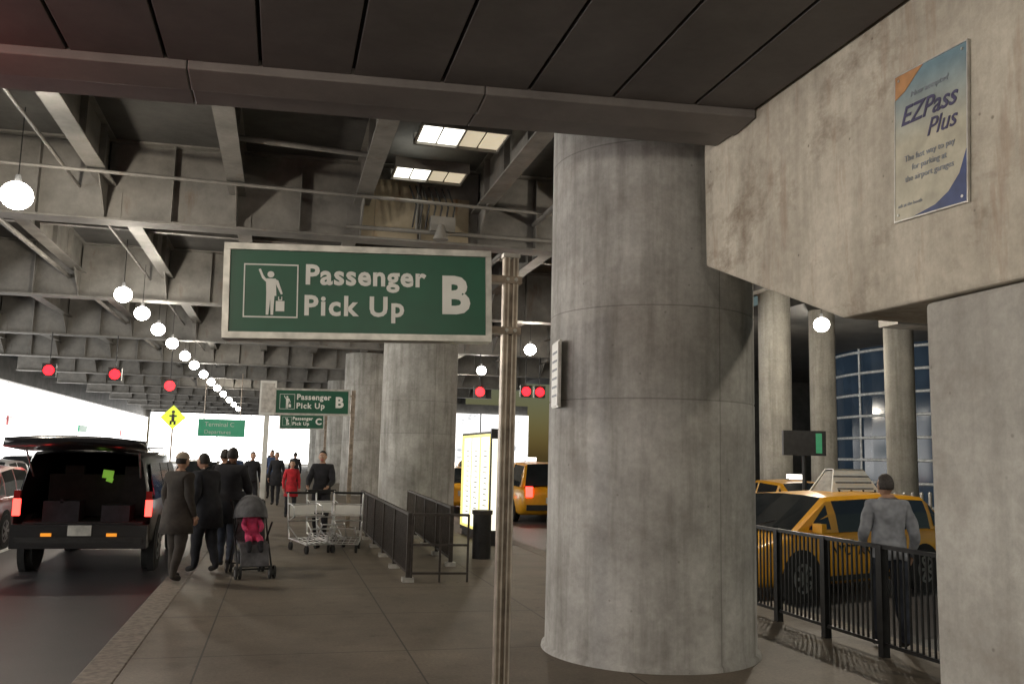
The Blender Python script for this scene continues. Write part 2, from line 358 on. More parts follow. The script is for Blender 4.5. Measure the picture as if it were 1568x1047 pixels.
# ------------------------------------------------------------------ signs
def pickup_sign(x,y,zc,letter='B',rot=0,tilt=0,w=1.72,h=.60):
    b=MB()
    b.bx(-w/2,w/2,-.06,.06,-h/2,h/2,'frame')
    for (x0,x1,z0,z1) in ((-w/2-.015,w/2+.015,h/2-.03,h/2+.012),(-w/2-.015,w/2+.015,-h/2-.012,-h/2+.03)): b.bx(x0,x1,-.085,.07,z0,z1,'frame')
    for x0 in (-w/2-.017,w/2-.023): b.bx(x0,x0+.04,-.083,.068,-h/2+.031,h/2-.031,'frame')
    b.bx(-w/2+.024,w/2-.024,-.068,-.0605,-h/2+.032,h/2-.032,'green')
    Y=-.0705; X=(1,0,0); Zd=(0,0,1)
    ix,iz,s=-.75,-.175,.345
    for a in ((ix,ix+s,iz,iz+.009),(ix,ix+s,iz+s,iz+s+.009),): b.bx(a[0],a[1],-.073,-.069,a[2],a[3],'white')
    for a in (ix,ix+s-.008): b.bx(a,a+.008,-.0728,-.069,iz+.01,iz+s-.001,'white')
    cx=ix+.17
    def P(pts): b.extr([(cx+p[0],-.0735,iz+p[1]*.96) for p in pts],(0,.004,0),'white')
    P([(-.0+.022*math.cos(t*math.pi/6),.297+.022*math.sin(t*math.pi/6)) for t in range(12)])
    P([(-.03,.268),(.032,.268),(.038,.15),(.026,.15),(.02,.02),(.004,.02),(0,.13),(-.01,.02),(-.026,.02),(-.026,.17)])
    P([(-.03,.268),(-.025,.24),(-.055,.27),(-.078,.33),(-.064,.335),(-.046,.29)])
    P([(.03,.264),(.048,.255),(.078,.165),(.066,.16),(.036,.225)])
    P([(.035,.045),(.09,.045),(.09,.115),(.035,.115)]); P([(.05,.119),(.075,.119),(.075,.145),(.07,.145),(.07,.125),(.055,.125),(.055,.145),(.05,.145)])
    b.text("Passenger",.182,(-.365,Y,.055),X,Zd,'white',.0055,.002,spacing=1.09)
    b.text("Pick Up",.182,(-.37,Y,-.15),X,Zd,'white',.0055,.002,spacing=1.16)
    b.text(letter,.345,(.53,Y,-.115),X,Zd,'white',.014,.002)
    return b.make("passenger_pickup_sign",(x,y,zc),rot=(0,tilt,rot))
pickup_sign(.46,5.9,2.80,rot=rad(-4.0),tilt=rad(-1.9))
b=MB(); px,py=1.5,5.93
b.bx(-.052,-.012,-.03,.03,0,3.14,'pole'); b.bx(.012,.052,-.03,.03,0,3.14,'pole'); b.bx(-.0115,.0115,-.012,.02,0,3.13,'pole')
for x in (-.046,-.018,.018,.046): b.bx(x-.0045,x+.0045,-.036,-.0305,0,3.14,'polel')
b.bx(-.06,.06,-.038,.036,3.141,3.17,'frame')
for z in (2.62,2.98): b.bx(-.17,.075,-.045,.045,z-.025,z+.025,'pole'); b.cyl((-.03,-.06,z),(-.03,-.03,z),.014,'frame',seg=6); b.cyl((.03,-.06,z),(.03,-.03,z),.014,'frame',seg=6)
b.box((0,0,.008),(.26,.26,.016),'pole')
b.make("sign_post",(px,py,0))
pickup_sign(.66,21.5,2.92,rot=0,tilt=rad(-1)); pickup_sign(.75,36.5,2.95,'C',tilt=rad(-1))
for x,y in ((1.62,21.55),(1.7,36.55)):
    b=MB(); b.bx(-.05,.05,-.04,.04,0,3.24,'pole'); b.box((0,0,.01),(.24,.24,.02),'pole')
    for z in (2.7,3.1): b.bx(-.14,-.051,-.03,.03,z-.02,z+.02,'pole')
    b.make("sign_post",(x,y,0))
b=MB(); b.bx(-.06,.06,-.06,.06,0,2.6,'white'); b.bx(-.19,.19,-.1,.1,2.6,3.42,'white'); b.bx(-.15,.15,-.108,-.101,2.66,3.36,'frame'); b.box((0,0,.02),(.3,.3,.04),'frame')
b.make("information_post",(-.37,22,0),bevel=.01)
b=MB(); w,h=.56,.86
b.extr([(0,-w/2,-h/2),(0,w/2,-h/2),(0,w/2,h/2),(0,-w/2,h/2)],(.012,0,0),'ez_bg')
b.bx(-.002,.014,-w/2-.008,-w/2-.001,-h/2-.01,h/2+.01,'frame'); b.bx(-.002,.014,w/2+.001,w/2+.008,-h/2-.01,h/2+.01,'frame')
b.bx(-.002,.014,-w/2,w/2,h/2+.001,h/2+.008,'frame'); b.bx(-.002,.014,-w/2,w/2,-h/2-.008,-h/2-.001,'frame')
def PQ(pts,mat,x=-.003): b.extr([(x,-p[0],p[1]) for p in pts],(.0025,0,0),mat)
PQ([(-w/2,h/2),(-w/2,h/2-.14),(-.2,h/2-.11),(-.12,h/2-.05),(-.05,h/2)],'ez_org')
PQ([(w/2,-h/2),(-.12,-h/2),(.05,-h/2+.03),(.15,-h/2+.08),(.23,-h/2+.16),(w/2,-h/2+.28)],'ez_blue')
XD=(0,-1,0);ZD=(0,0,1)
b.text("EZPass",.155,(-.003,.235,.12),XD,ZD,'ez_txt',.002,.001,.35); b.text("Plus",.14,(-.003,.02,.0),XD,ZD,'ez_txt',.001,.001,.35)
b.text("Now accepted",.05,(-.003,.15,.27),XD,ZD,'ez_grey',.0,.001,.2)
for i,t in enumerate(("The fast way to pay","for parking at","the airport garages")): b.text(t,.05,(-.003,0,-.1-i*.06),XD,ZD,'ez_grey',.0,.001,0,'CENTER')
b.text("ask at the booth",.03,(-.003,.25,-.36),XD,ZD,'ez_grey',0,.001)
for a in (-1,1):
    for c in (-1,1): b.cyl((-.006,a*(w/2-.03),c*(h/2-.03)),(0,a*(w/2-.03),c*(h/2-.03)),.008,'frame')
b.make("advertising_poster",(3.4,4.0,3.58),rot=(rad(3),0,0))
# ------------------------------------------------------------------ railings
def railing(name,pts,h=.92,gap=.085,mat='rail',base=True,bars=True,postr=.03,postgap=1.5):
    b=MB()
    for (x0,y0),(x1,y1) in zip(pts,pts[1:]):
        L=math.hypot(x1-x0,y1-y0); dx,dy=(x1-x0)/L,(y1-y0)/L; ang=math.atan2(dy,dx)
        n=max(1,round(L/postgap))
        for i in range(n+1):
            p=(x0+dx*L*i/n,y0+dy*L*i/n); b.box((p[0],p[1],h/2),(postr*2,postr*2,h+.02),mat,ang)
            if base: b.box((p[0],p[1],.03),(.16,.16,.06),'frame',ang)
        mx,my=(x0+x1)/2,(y0+y1)/2
        b.box((mx,my,h),(L,.05,.035),mat,ang); b.box((mx,my,.12),(L,.035,.03),mat,ang)
        if bars:
            k=int(L/gap)
            for i in range(1,k): b.box((x0+dx*L*i/k,y0+dy*L*i/k,(h+.12)/2),(.016,.016,h-.14),mat,ang)
        else: b.box((mx,my,h*.55),(L,.03,.03),mat,ang)
    return b.make(name)
railing("queue_railing",[(1.8,12.5),(1.8,20.1)],gap=.055)
railing("queue_gate",[(1.84,12.45),(2.62,12.4)],bars=False,postgap=.4,postr=.014,mat='rail',base=False)
railing("queue_railing",[(2.72,14.2),(2.9,20.5)],gap=.11)
railing("kerb_railing",[(5.5,4.6),(5.5,10)],h=1.0,gap=.075,mat='blackm',base=False,postr=.036,postgap=.9)
b=MB(); b.bx(-.14,.14,-1.45,1.45,.12,2.25,'blackm')
b.bx(-.147,-.1405,-1.4,1.4,.2,2.2,'ylit')
for y in (-1.0,-.1,.75): b.bx(-.152,-.1475,y-.36,y+.36,.26,2.14,'ylit2')
for i in range(14):
    for y in (-1.0,-.1,.75): b.bx(-.155,-.1525,y-.2,y+.05+.1*random.random(),.42+i*.11,.44+i*.11,'ez_grey')
b.bx(-.142,.142,-1.49,-1.4505,0.0,2.3,'blackm'); b.bx(-.1,.1,-1.4,1.4,0,.119,'blackm')
b.bx(-.12,.12,-1.4955,-1.491,.3,2.1,'ylit2')
b.make("lit_taxi_information_panel",(4.2,18.75,0))
def cart(x,y,r):
    b=MB(); c='chrome'
    for s in (-.27,.27):
        b.tube([(s,-.45,.16),(s,.4,.2),(s,.5,.55),(s,.56,1.0)],.016,c); b.tube([(s,-.45,.16),(s*.8,-.5,.42),(s*.8,-.42,.45)],.012,c)
        b.tube([(s,.46,.42),(s,-.1,.2)],.011,c); b.tube([(s,.53,.82),(s,.25,.78),(s,.2,.6),(s,.48,.5)],.009,c)
    for y0,z0 in ((-.45,.16),(-.2,.17),(.1,.185),(.4,.2),(.48,.5),(.53,.8)): b.cyl((-.27,y0,z0),(.27,y0,z0),.011,c,seg=8)
    b.cyl((-.3,.57,1.0),(.3,.57,1.0),.022,'blackm'); b.box((0,.52,.68),(.46,.015,.2),'white')
    b.box((0,.2,.62),(.5,.3,.01),'frame'); b.cyl((-.2,-.5,.43),(.2,-.5,.43),.012,c)
    for s in (-.24,.24):
        for y0 in (-.38,.38): b.cyl((s-.02,y0,.07),(s+.02,y0,.07),.07,'rubber',seg=14); b.tube([(s,y0,.07),(s,y0,.17)],.014,c)
    for i in range(5): b.cyl((-.2+.1*i,-.45,.165),(-.2+.1*i,.4,.205),.007,c,seg=6)
    b.make("luggage_cart",(x,y,0),rotz=r)
for x,y,r in ((.62,16.4,.35),(1.2,16.5,-.15),(.92,17.4,.2)): cart(x,y,r)
# ------------------------------------------------------------------ vehicles (front = +Y local)
def wheel(b,x,y,r,side):
    b.cyl((x-side*.2,y,r),(x-side*.015,y,r),r,'rubber',seg=26); b.cyl((x-side*.015,y,r),(x,y,r),r*.97,'rubber',r*.9,seg=26)
    b.cyl((x-side*.01,y,r),(x+side*.003,y,r),r*.62,'rim',seg=20); b.cyl((x,y,r),(x+side*.008,y,r),r*.5,'interior',seg=20)
    for k in range(7):
        t=2*math.pi*k/7; p=(x+side*.012,y+math.cos(t)*r*.3,r+math.sin(t)*r*.3)
        b.box(p,(.008,.045,r*.58),'rim',Matrix.Rotation(t+math.pi/2,3,'X'))
    b.cyl((x,y,r),(x+side*.018,y,r),.05,'rim',seg=12)
def lower_ring(y,w,zb,zt,crown=.03):
    h=zt-zb
    pts=[(-w*.86,zb),(-w*.97,zb+.1*h),(-w,zb+.35*h),(-w,zb+.6*h),(-w*.975,zb+.85*h),(-w*.93,zt-.02),(-w*.85,zt),(0,zt+crown)]
    return [(x,y,z) for x,z in pts]+[(-x,y,z) for x,z in pts[-2::-1]]
def gh_ring(y,wb,wr,zb,zr):
    pts=[(-wb,zb),(-(wb+wr)/2-.012,(zb+zr)/2),(-wr,zr-.07),(-wr*.9,zr-.015),(-wr*.5,zr+.01),(0,zr+.02)]
    return [(x,y,z) for x,z in pts]+[(-x,y,z) for x,z in pts[-2::-1]]
def car(name,loc,rot,body,L=4.6,W=1.82,H=1.5,kind='sedan',tail='tail',taxi=False,belt=.95,wb=2.7,wr=.33,advert=False):
    b=MB(); w=W/2; f=L/2
    st=[(-f,.84,.42,.80),(-f+.05,.93,.3,belt-.04),(-f+.35,.98,.22,belt),(-f+.9,1,.2,belt+.01),(0,1,.2,belt),(f-1.25,1,.2,belt-.02),(f-.85,.99,.2,belt-.06),(f-.4,.95,.22,belt-.15),(f-.12,.89,.25,belt-.25),(f,.8,.35,belt-.4)]
    b.loft([lower_ring(y,w*k,zb,zt) for y,k,zb,zt in st],body,body,body,smooth=True)
    rear={'sedan':(-f+.45,-f+1.15),'hatch':(-f+.1,-f+.7),'van':(-f+.08,-f+.3)}[kind]
    fr=(f-.95,f-1.75) if kind!='van' else (f-.75,f-1.6)
    y0,y1=rear; y3,y2=fr
    def zc(y):
        t=(y-(y1+y2)/2)/((y2-y1)/2+.001); return H-.05*t*t
    mids=[y1+.06+(y2-y1-.06)*k for k in (.4,.44,.94)]
    seq=[(y0,belt+.02)]+[(yy,zc(yy)) for yy in [y1,y1+.06]+mids+[y2]]+[(y3,belt+.02)]
    rings=[gh_ring(yy,w*.93,w*(.93-.15*min(1,(zr-belt)/(H-belt))),belt-.02,zr) for yy,zr in seq]
    def mf(a,i):
        if a==0 or a==len(seq)-2: return body if i in (0,1,8,9,2,7) else 'glass'
        if i in (3,4,5,6) or a in (1,3,5): return body
        return 'glass' if i in (0,1,8,9) else body
    b.loft(rings,mf,smooth=False)
    for s in (-1,1):
        for (ya,yb) in ((y2,y3),(y1,y0)):
            d=1 if yb>ya else -1
            b.add([(s*(w*.935),yb-d*.28,belt+.03),(s*w*.935,ya+d*.03,belt+.03),(s*(w*.83),ya+d*.03,H-.16)],[(0,1,2)],'glass')
        for yy in (-wb/2,wb/2):
            b.cyl((s*(w-.06),yy,wr),(s*(w+.004),yy,wr),wr+.06,'interior',seg=28); wheel(b,s*(w+.012),yy,wr,s)
        b.box((s*(w+.002),0,.3),(.02,wb-.85,.07),'blackm')
        for yy in (-.15,.85): b.box((s*(w+.001),yy-.45,.82),(.022,.16,.025),'blackm')
        for yy in (.0,.98,-.95): b.box((s*(w+.0015),yy,.62),(.004,.008,.5),'interior')
        b.box((s*(w+.07),y3-.35,belt+.06),(.16,.1,.13),body)
        b.box((s*w*.72,-f+.01,.72 if kind=='sedan' else .9),(.32 if kind=='sedan' else .2,.08,.17 if kind=='sedan' else .3),tail)
        b.box((s*w*.68,f-.1,.6),(.34,.14,.13),'head',s*-.25)
        b.cyl((s*w*.7,f-.03,.38),(s*w*.7,f+.01,.38),.05,'head')
        b.tube([(s*.1,f-.72,belt+.0),(s*.45,f-1.05,belt+.14)],.01,'blackm')
    b.box((0,-f-.01,.45),(W*.8,.08,.16),'blackm' if kind!='sedan' else body); b.box((0,-f-.035,.66),(.36,.02,.17),'plate'); b.box((0,f-.02,.4),(W*.62,.08,.2),'blackm'); b.box((0,f+.025,.42),(.34,.02,.15),'plate'); b.box((0,f-.02,.58),(.7,.06,.07),'blackm')
    if taxi:
        b.box((0,-.0,H+.09),(.34,.16,.12),'head'); b.box((0,0,H+.03),(.4,.1,.03),'blackm')
    if taxi or advert:
        for s in (-1,1): b.text("NYC TAXI",.2,(s*(w+.004),-.8*s,.62),(0,s,0),(0,0,1),'blackm',.004,.002)
    if advert:
        o=-.75
        for s in (-1,1): b.extr([(s*.2,o-.6,H+.0),(s*.2,o+.6,H+.0),(s*.07,o+.38,H+.34),(s*.07,o-.38,H+.34)],(s*.02,0,0),'white')
        b.extr([(-.195,o-.58,H-.02),(.195,o-.58,H-.02),(.065,o-.36,H+.32),(-.065,o-.36,H+.32)],(0,.02,0),'frame'); b.extr([(-.195,o+.56,H-.02),(.195,o+.56,H-.02),(.065,o+.36,H+.32),(-.065,o+.36,H+.32)],(0,.02,0),'frame')
        b.bx(-.09,.09,o-.38,o+.38,H+.341,H+.355,'frame')
        for s in (-1,1):
            for k in range(3): b.extr([(s*(.224-.13*(.1+.28*k)),o-.45,H+.34*(.1+.28*k)),(s*(.224-.13*(.1+.28*k)),o+.45,H+.34*(.1+.28*k)),(s*(.224-.13*(.14+.28*k)),o+.45,H+.34*(.18+.28*k)),(s*(.224-.13*(.14+.28*k)),o-.45,H+.34*(.18+.28*k))],(s*.003,0,0),'ez_grey')
        for k in range(4): b.bx(-.22,.22,o-.5+k*.3,o-.46+k*.3,H-.02,H+.03,'blackm')
    return b.make(name,loc,rot,merge=False)
car("yellow_taxi",(8.15,12.4,-.15),rad(108),'yellow',L=4.9,W=1.86,H=1.48,kind='hatch',tail='tailoff',wb=2.85,advert=True)
car("yellow_taxi",(7.75,27.4,-.15),0,'yellow',L=4.7,W=1.9,H=1.75,kind='van',taxi=True,belt=1.05)
car("yellow_taxi",(5.95,31.5,-.15),0,'yellow',kind='sedan',taxi=True)
car("yellow_taxi",(8.3,37.5,-.15),0,'yellow',kind='van',H=1.75,belt=1.05,taxi=True)
car("yellow_taxi",(6.0,41,-.15),0,'yellow',kind='sedan',taxi=True)
car("yellow_taxi",(11.9,18.9,-.15),math.pi,'yellow',kind='sedan',taxi=True,tail='tailoff')
car("yellow_taxi",(10.9,27.5,-.15),0,'yellow',kind='sedan',taxi=True)
car("red_car",(-5.75,19.6,-.15),rad(1),'redcar',L=4.8,kind='sedan')
car("blue_car",(-4.9,31,-.15),0,'navy',L=5,W=2,H=1.9,kind='van',belt=1.15,wr=.38,tail='tailoff')
car("white_car",(-2.9,36,-.15),0,'whitecar',kind='hatch'); car("silver_car",(-7.6,27,-.15),0,'silver',kind='sedan')
car("white_car",(-11.5,31,-.15),0,'whitecar',kind='van',H=1.8,belt=1.05); car("silver_car",(-9.6,39,-.15),0,'silver',kind='sedan')
def suv(loc):
    b=MB(); w=.95
    def ring(y,k,zb,zt,zr,wrf):
        wrf*=.95
        pts=[(-w*.9*k,zb),(-w*.98*k,zb+.08),(-w*k,zb+.35),(-w*.985*k,zt-.08),(-w*.95*k,zt),(-wrf,zr-.1),(-wrf*.93,zr-.03),(-wrf*.6,zr),(0,zr+.012)]
        return [(x,y,z) for x,z in pts]+[(-x,y,z) for x,z in pts[-2::-1]]
    st=[(-2.4,.985,.5,1.08,1.80,.80),(-2.3,1,.42,1.1,1.84,.82),(-1,1,.38,1.1,1.86,.82),(.6,1,.38,1.1,1.85,.81),(.9,1,.38,1.09,1.75,.8),(1.45,1,.38,1.08,1.2,.85),(2.2,.96,.4,1.0,1.08,.8),(2.45,.88,.5,.9,.95,.7)]
    b.loft([ring(*s) for s in st],'black',None,'black',smooth=True)
    b.bx(-.82,.82,-2.35,.4,.74,.78,'interior'); b.bx(-.8,.8,-1.05,-.85,.79,1.45,'interior')
    for x in (-.45,.45): b.box((x,-.95,1.5),(.28,.12,.18),'interior')
    b.bx(-.92,.92,-2.56,-2.3,.42,.76,'black'); b.bx(-.86,.86,-2.575,-2.561,.5,.58,'blackm')
    for s in (-1,1):
        b.box((s*.44,-2.585,.62),(.14,.02,.045),'amber')
        b.box((s*.9,-2.41,1.0),(.09,.07,.24),'tail'); b.box((s*.9,-2.41,1.19),(.085,.065,.12),'tailoff')
        b.extr([(s*.945,-2.2,1.12),(s*.945,-1.1,1.12),(s*.825,-1.1,1.66),(s*.825,-2.1,1.66)],(s*.012,0,0),'glass')
        b.extr([(s*.945,-.98,1.12),(s*.945,-.05,1.12),(s*.825,-.05,1.66),(s*.825,-.98,1.66)],(s*.012,0,0),'glass')
        b.extr([(s*.945,.05,1.12),(s*.945,1.1,1.12),(s*.825,.7,1.66),(s*.825,.05,1.66)],(s*.012,0,0),'glass')
        b.bx(*sorted((s*.68,s*.72)),-1.9,.5,1.88,1.91,'blackm')
        for y in (-1.5,1.45): b.cyl((s*.86,y,.39),(s*.956,y,.39),.46,'interior',seg=28); wheel(b,s*.966,y,.39,s)
        b.box((s*1.05,.85,1.2),(.2,.12,.2),'black')
        b.cyl((s*.74,-2.3,1.45),(s*.76,-2.85,1.93),.014,'rim',seg=8)
    b.box((0,-2.565,.68),(.32,.02,.15),'plate')
    R=Matrix.Rotation(rad(10),3,'X'); rings=[]
    for y,ww,t in ((0,.76,.05),(-.25,.82,.09),(-.6,.9,.1),(-.95,.93,.12),(-1.12,.88,.1),(-1.17,.75,.03)):
        r=[(-ww,y,-t/2),(-ww*.98,y,t/2),(-ww*.5,y,t/2+.04),(0,y,t/2+.05),(ww*.5,y,t/2+.04),(ww*.98,y,t/2),(ww,y,-t/2),(0,y,-t/2+.03)]
        rings.append([tuple(R@Vector(p)+Vector((0,-2.33,1.84-y*.27))) for p in r])
    b.loft(rings,'black','black','black',smooth=True)
    b.box((.08,-1.13,1.46),(.16,.04,.13),'lime',Matrix.Rotation(.12,3,'Y')); b.box((.11,-1.14,1.37),(.1,.03,.07),'lime',Matrix.Rotation(.3,3,'Y'))
    b.box((-.35,-2.0,.93),(.5,.4,.3),'c_dark'); b.box((.4,-1.9,.9),(.4,.5,.24),'c_dark')
    b.cyl((-.35,-2.2,1.08),(-.35,-1.8,1.08),.03,'c_dark')
    b.make("black_suv",loc,0)
suv((-2.78,16.85,-.15))
# ------------------------------------------------------------------ people
def skinmesh(verts,edges,radii,root,sub=1):
    me=bpy.data.meshes.new("sk"); me.from_pydata(verts,edges,[]); o=bpy.data.objects.new("sk",me); scene.collection.objects.link(o)
    md=o.modifiers.new("s",'SKIN'); md.use_smooth_shade=True
    for i,r in enumerate(radii):
        sv=me.skin_vertices[0].data[i]; sv.radius=r if isinstance(r,tuple) else (r,r); sv.use_root=(i==root)
    if sub: ss=o.modifiers.new("d",'SUBSURF'); ss.levels=sub; ss.render_levels=sub
    bpy.context.view_layer.update()
    m2=o.evaluated_get(bpy.context.evaluated_depsgraph_get()).to_mesh()
    V=[v.co.copy() for v in m2.vertices]; F=[tuple(p.vertices) for p in m2.polygons]
    bpy.data.objects.remove(o); return V,F
def person(name,loc,rotz,h=1.72,top='c_dark',legs='c_jean',hair='hair',cap=None,lean=0,coat=False,bulk=1.0,armL=None,armR=None,step=.1,headturn=0,fine=True):
    b=MB(); s=h/1.75
    aL=armL or ((-.235,-.03,1.14),(-.24,.07,.90)); aR=armR or ((.235,-.03,1.14),(.24,.07,.90))
    def ln(p):
        z=p[2]; k=max(0,z-.95); return (p[0],p[1]+k*lean,p[2]-k*abs(lean)*.25)
    V=[(0,0,.97),(0,-.005,1.13),(0,0,1.3),(0,-.005,1.43),(0,.0,1.5),(0,.015,1.56),
       (-.165,-.01,1.435),aL[0],aL[1],(.165,-.01,1.435),aR[0],aR[1],
       (-.095,0,.88),(-.105,.02+step*.5,.49),(-.11,-.03+step,.085),(-.125,.12+step,.045),
       (.095,0,.88),(.105,.02-step*.3,.49),(.11,-.04-step,.085),(.125,.11-step,.045)]
    V=[ln(p) for p in V]
    E=[(0,1),(1,2),(2,3),(3,4),(4,5),(3,6),(6,7),(7,8),(3,9),(9,10),(10,11),(0,12),(12,13),(13,14),(14,15),(0,16),(16,17),(17,18),(18,19)]
    k=bulk
    Rr=[(.155*k,.115*k),(.15*k,.11*k),(.17*k,.125*k),(.14*k,.1*k),.07,.056,(.078*k,.078*k),.055*k,.036,(.078*k,.078*k),.055*k,.036,(.1*k,.1*k),.07*k,.05,.042,(.1*k,.1*k),.07*k,.05,.042]
    VV,FF=skinmesh(V,E,Rr,0,2 if fine else 1)
    VV=[v+Vector((math.sin(v.z*31+v.y*17),math.cos(v.z*27+v.x*19),0))*(.005 if .15<v.z<1.45 else 0) for v in VV]
    groups={}
    for f in FF:
        c=sum((VV[i] for i in f),Vector())/len(f); armz=abs(c.x)>.19*k and c.z>.8
        if c.z>1.515: m='skin'
        elif c.z<.085: m='shoe'
        elif c.z<(.93 if not coat else .90) and not armz: m=legs
        else: m=top
        groups.setdefault(m,[]).append(f)
    for m,fs in groups.items(): b.add(VV,fs,m,True)
    if coat:
        rg=[]
        for z,w1,w2 in ((1.12,.165,.13),(.98,.185,.15),(.82,.2,.165),(.66,.215,.175),(.655,.2,.16)):
            rg.append([ln((w1*k*math.cos(t*math.pi/10)*(1+.04*math.sin(t*2.3)),w2*k*math.sin(t*math.pi/10)*(1+.05*math.sin(t*1.7)),z)) for t in range(20)])
        b.loft(rg,top,smooth=True)
    else:
        b.loft([[ln((w1*k*math.cos(t*math.pi/10),w2*k*math.sin(t*math.pi/10),z+.012*math.sin(t*1.3))) for t in range(20)] for z,w1,w2 in ((1.06,.15,.118),(.96,.166,.13),(.9,.17,.133),(.895,.155,.12))],top,smooth=True)
    for side,(el,wr) in ((-1,aL),(1,aR)):
        wr=Vector(ln(wr)); d=(wr-Vector(ln(el))).normalized(); lat=Vector((0,1,0)); lat=(lat-d*lat.dot(d)).normalized(); nn=d.cross(lat)
        hv=[wr-d*.01,wr+d*.05];he=[(0,1)];hr=[(.026,.026),(.036,.018)]
        for j,(o_,ln_) in enumerate(((.032,.068),(.011,.078),(-.011,.072),(-.031,.056))):
            p=wr+d*.085+lat*o_; i0=len(hv); inn=nn*(-side)
            hv+=[p,p+d*ln_*.5+inn*.012,p+d*ln_*.85+inn*.035]; hr+=[.0105,.0095,.0075]; he+=[(1,i0),(i0,i0+1),(i0+1,i0+2)]
        i0=len(hv); hv+=[wr+d*.03+lat*.035,wr+d*.065+lat*.058,wr+d*.09+lat*.06-nn*side*.015]; hr+=[.013,.0115,.009]; he+=[(0,i0),(i0,i0+1),(i0+1,i0+2)]
        if fine:
            hV,hF=skinmesh([tuple(p) for p in hv],he,hr,0,1); b.add(hV,hF,'skin',True)
        else:
            b.cyl(hv[0],hv[1],.026,'skin',.03,seg=8)
            for q in (2,5,8,11): b.tube([hv[1],hv[q],hv[q+1],hv[q+2]],.009,'skin',6)
            b.tube([hv[0],hv[14],hv[15]],.011,'skin',6)
        b.cyl(wr-d*.03,wr+d*.004,.04,top,.038,seg=12)
    hb=Vector(ln((0,.03,1.645))); R=Matrix.Rotation(headturn,3,'Z')
    def face(p):
        q=p.copy()
        if p.z<0: q.x*=1-.22*(-p.z)**1.3; q.y*=1-.12*(-p.z)
        if p.y>.85 and -.35<p.z<.1: q.y+=.16*(1-abs(p.z+.15)/.3)*(1 if abs(p.x)<.25 else 0)
        if p.y>.6 and abs(p.z-.05)<.15 and .2<abs(p.x)<.6: q.y-=.08
        return R@q
    b.sph(hb,(.077,.094,.115),'skin',24,18,face)
    for sx_ in (-1,1):
        b.sph(hb+R@Vector((sx_*.076,-.005,-.005)),(.014,.022,.032),'skin',8,6)
        b.sph(hb+R@Vector((sx_*.03,.081,.008)),(.013,.009,.008),'white',8,6); b.sph(hb+R@Vector((sx_*.03,.089,.008)),(.006,.004,.006),'hair',6,5)
        b.box(hb+R@Vector((sx_*.03,.09,.03)),(.028,.006,.006),'hair',R)
    b.sph(hb+R@Vector((0,.098,-.02)),(.013,.018,.022),'skin',8,6); b.box(hb+R@Vector((0,.086,-.058)),(.042,.008,.009),'c_pink',R)
    def hairf(p):
        q=p.copy()
        if p.y>.25 and p.z<.45: q=q*.88
        if p.z<-.45: q=q*.75
        return R@q
    b.sph(hb+R@Vector((0,-.012,.016)),(.084,.098,.116),hair,20,14,hairf)
    if cap:
        b.sph(hb+R@Vector((0,-.008,.045)),(.09,.105,.092),cap,20,12,lambda p:R@Vector((p.x,p.y,max(p.z,-.05))))
        b.box(hb+R@Vector((0,.12,.045)),(.13,.09,.012),cap,R)
    b.v=[(x*s,y*s,z*s) for x,y,z in b.v]
    return b.make(name,loc,rotz)
person("man_in_grey_shirt",(5.83,7.62,0),rad(-18),h=1.66,top='c_grey',legs='c_jean',hair='hairg',lean=.06,bulk=1.12,armL=((-.25,.0,1.15),(-.2,.2,1.02)),armR=((.27,-.02,1.15),(.26,.1,.93)),step=.06,headturn=rad(15))
person("man_in_cap",(-1.29,12.75,.003),rad(-40),h=1.68,top='c_brown',legs='c_brown',cap='c_tan',coat=True,bulk=1.18,step=.1)
person("person_in_dark_coat",(-.98,13.6,0),rad(50),h=1.7,top='c_dark',legs='c_dark',coat=True,bulk=1.3,step=.1,lean=.16,armR=((.28,.05,1.15),(.2,.28,1.1)))
person("person_in_dark_coat",(-.72,14.1,0),rad(-15),h=1.78,top='c_dark',legs='c_jean',coat=True,bulk=1.3,lean=.08,armR=((.25,.1,1.15),(.22,.3,1.05)),step=.12)
person("person_pushing_cart",(.85,18.7,0),rad(165),h=1.76,top='c_dark',legs='c_dark',bulk=1.15,armL=((-.25,.1,1.15),(-.2,.35,1.05)),armR=((.25,.1,1.15),(.2,.35,1.05)))
person("person_in_red_jacket",(.32,24.5,0),rad(185),h=1.5,top='c_red',legs='c_dark',fine=False,coat=True)
cr=[(-.1,30,'c_dark',1.7),(-.3,34,'c_blue',1.75),(.6,38,'c_dark',1.7),(-.4,46,'c_dark',1.8),(-1,20.5,'c_blue',1.78),(-.75,26,'c_dark',1.7),(-.95,16.6,'c_dark',1.74)]
for i,(x,y,t,h) in enumerate(cr): person("pedestrian",(x,y,0),rad(random.choice((0,170,200,20))),h=h,top=t,legs='c_dark',fine=False,coat=(i%2==0),step=.16)
# stroller with child
b=MB(); fm='blackm'
for s in (-.23,.23):
    b.tube([(s,-.35,.12),(s,.12,.62),(s,.42,1.0),(s,.5,1.02)],.014,fm); b.tube([(s,.4,.12),(s,.05,.55),(s,-.2,.75)],.014,fm)
    for y in (-.38,.4):
        for o_ in (-.028,.028): b.cyl((s+o_-.012,y,.09),(s+o_+.012,y,.09),.09,'rubber',seg=16); b.cyl((s+o_-.014,y,.09),(s+o_+.014,y,.09),.045,'rim',seg=12)
b.cyl((-.23,.5,1.02),(.23,.5,1.02),.018,fm); b.cyl((-.23,-.36,.13),(.23,-.36,.13),.012,fm); b.cyl((-.23,.4,.13),(.23,.4,.13),.012,fm)
b.box((0,-.05,.45),(.4,.38,.05),'c_strol',Matrix.Rotation(.15,3,'X')); b.box((0,.17,.7),(.4,.05,.55),'c_strol',Matrix.Rotation(-.25,3,'X')); b.box((0,-.28,.3),(.38,.04,.3),'c_strol',Matrix.Rotation(-.4,3,'X'))
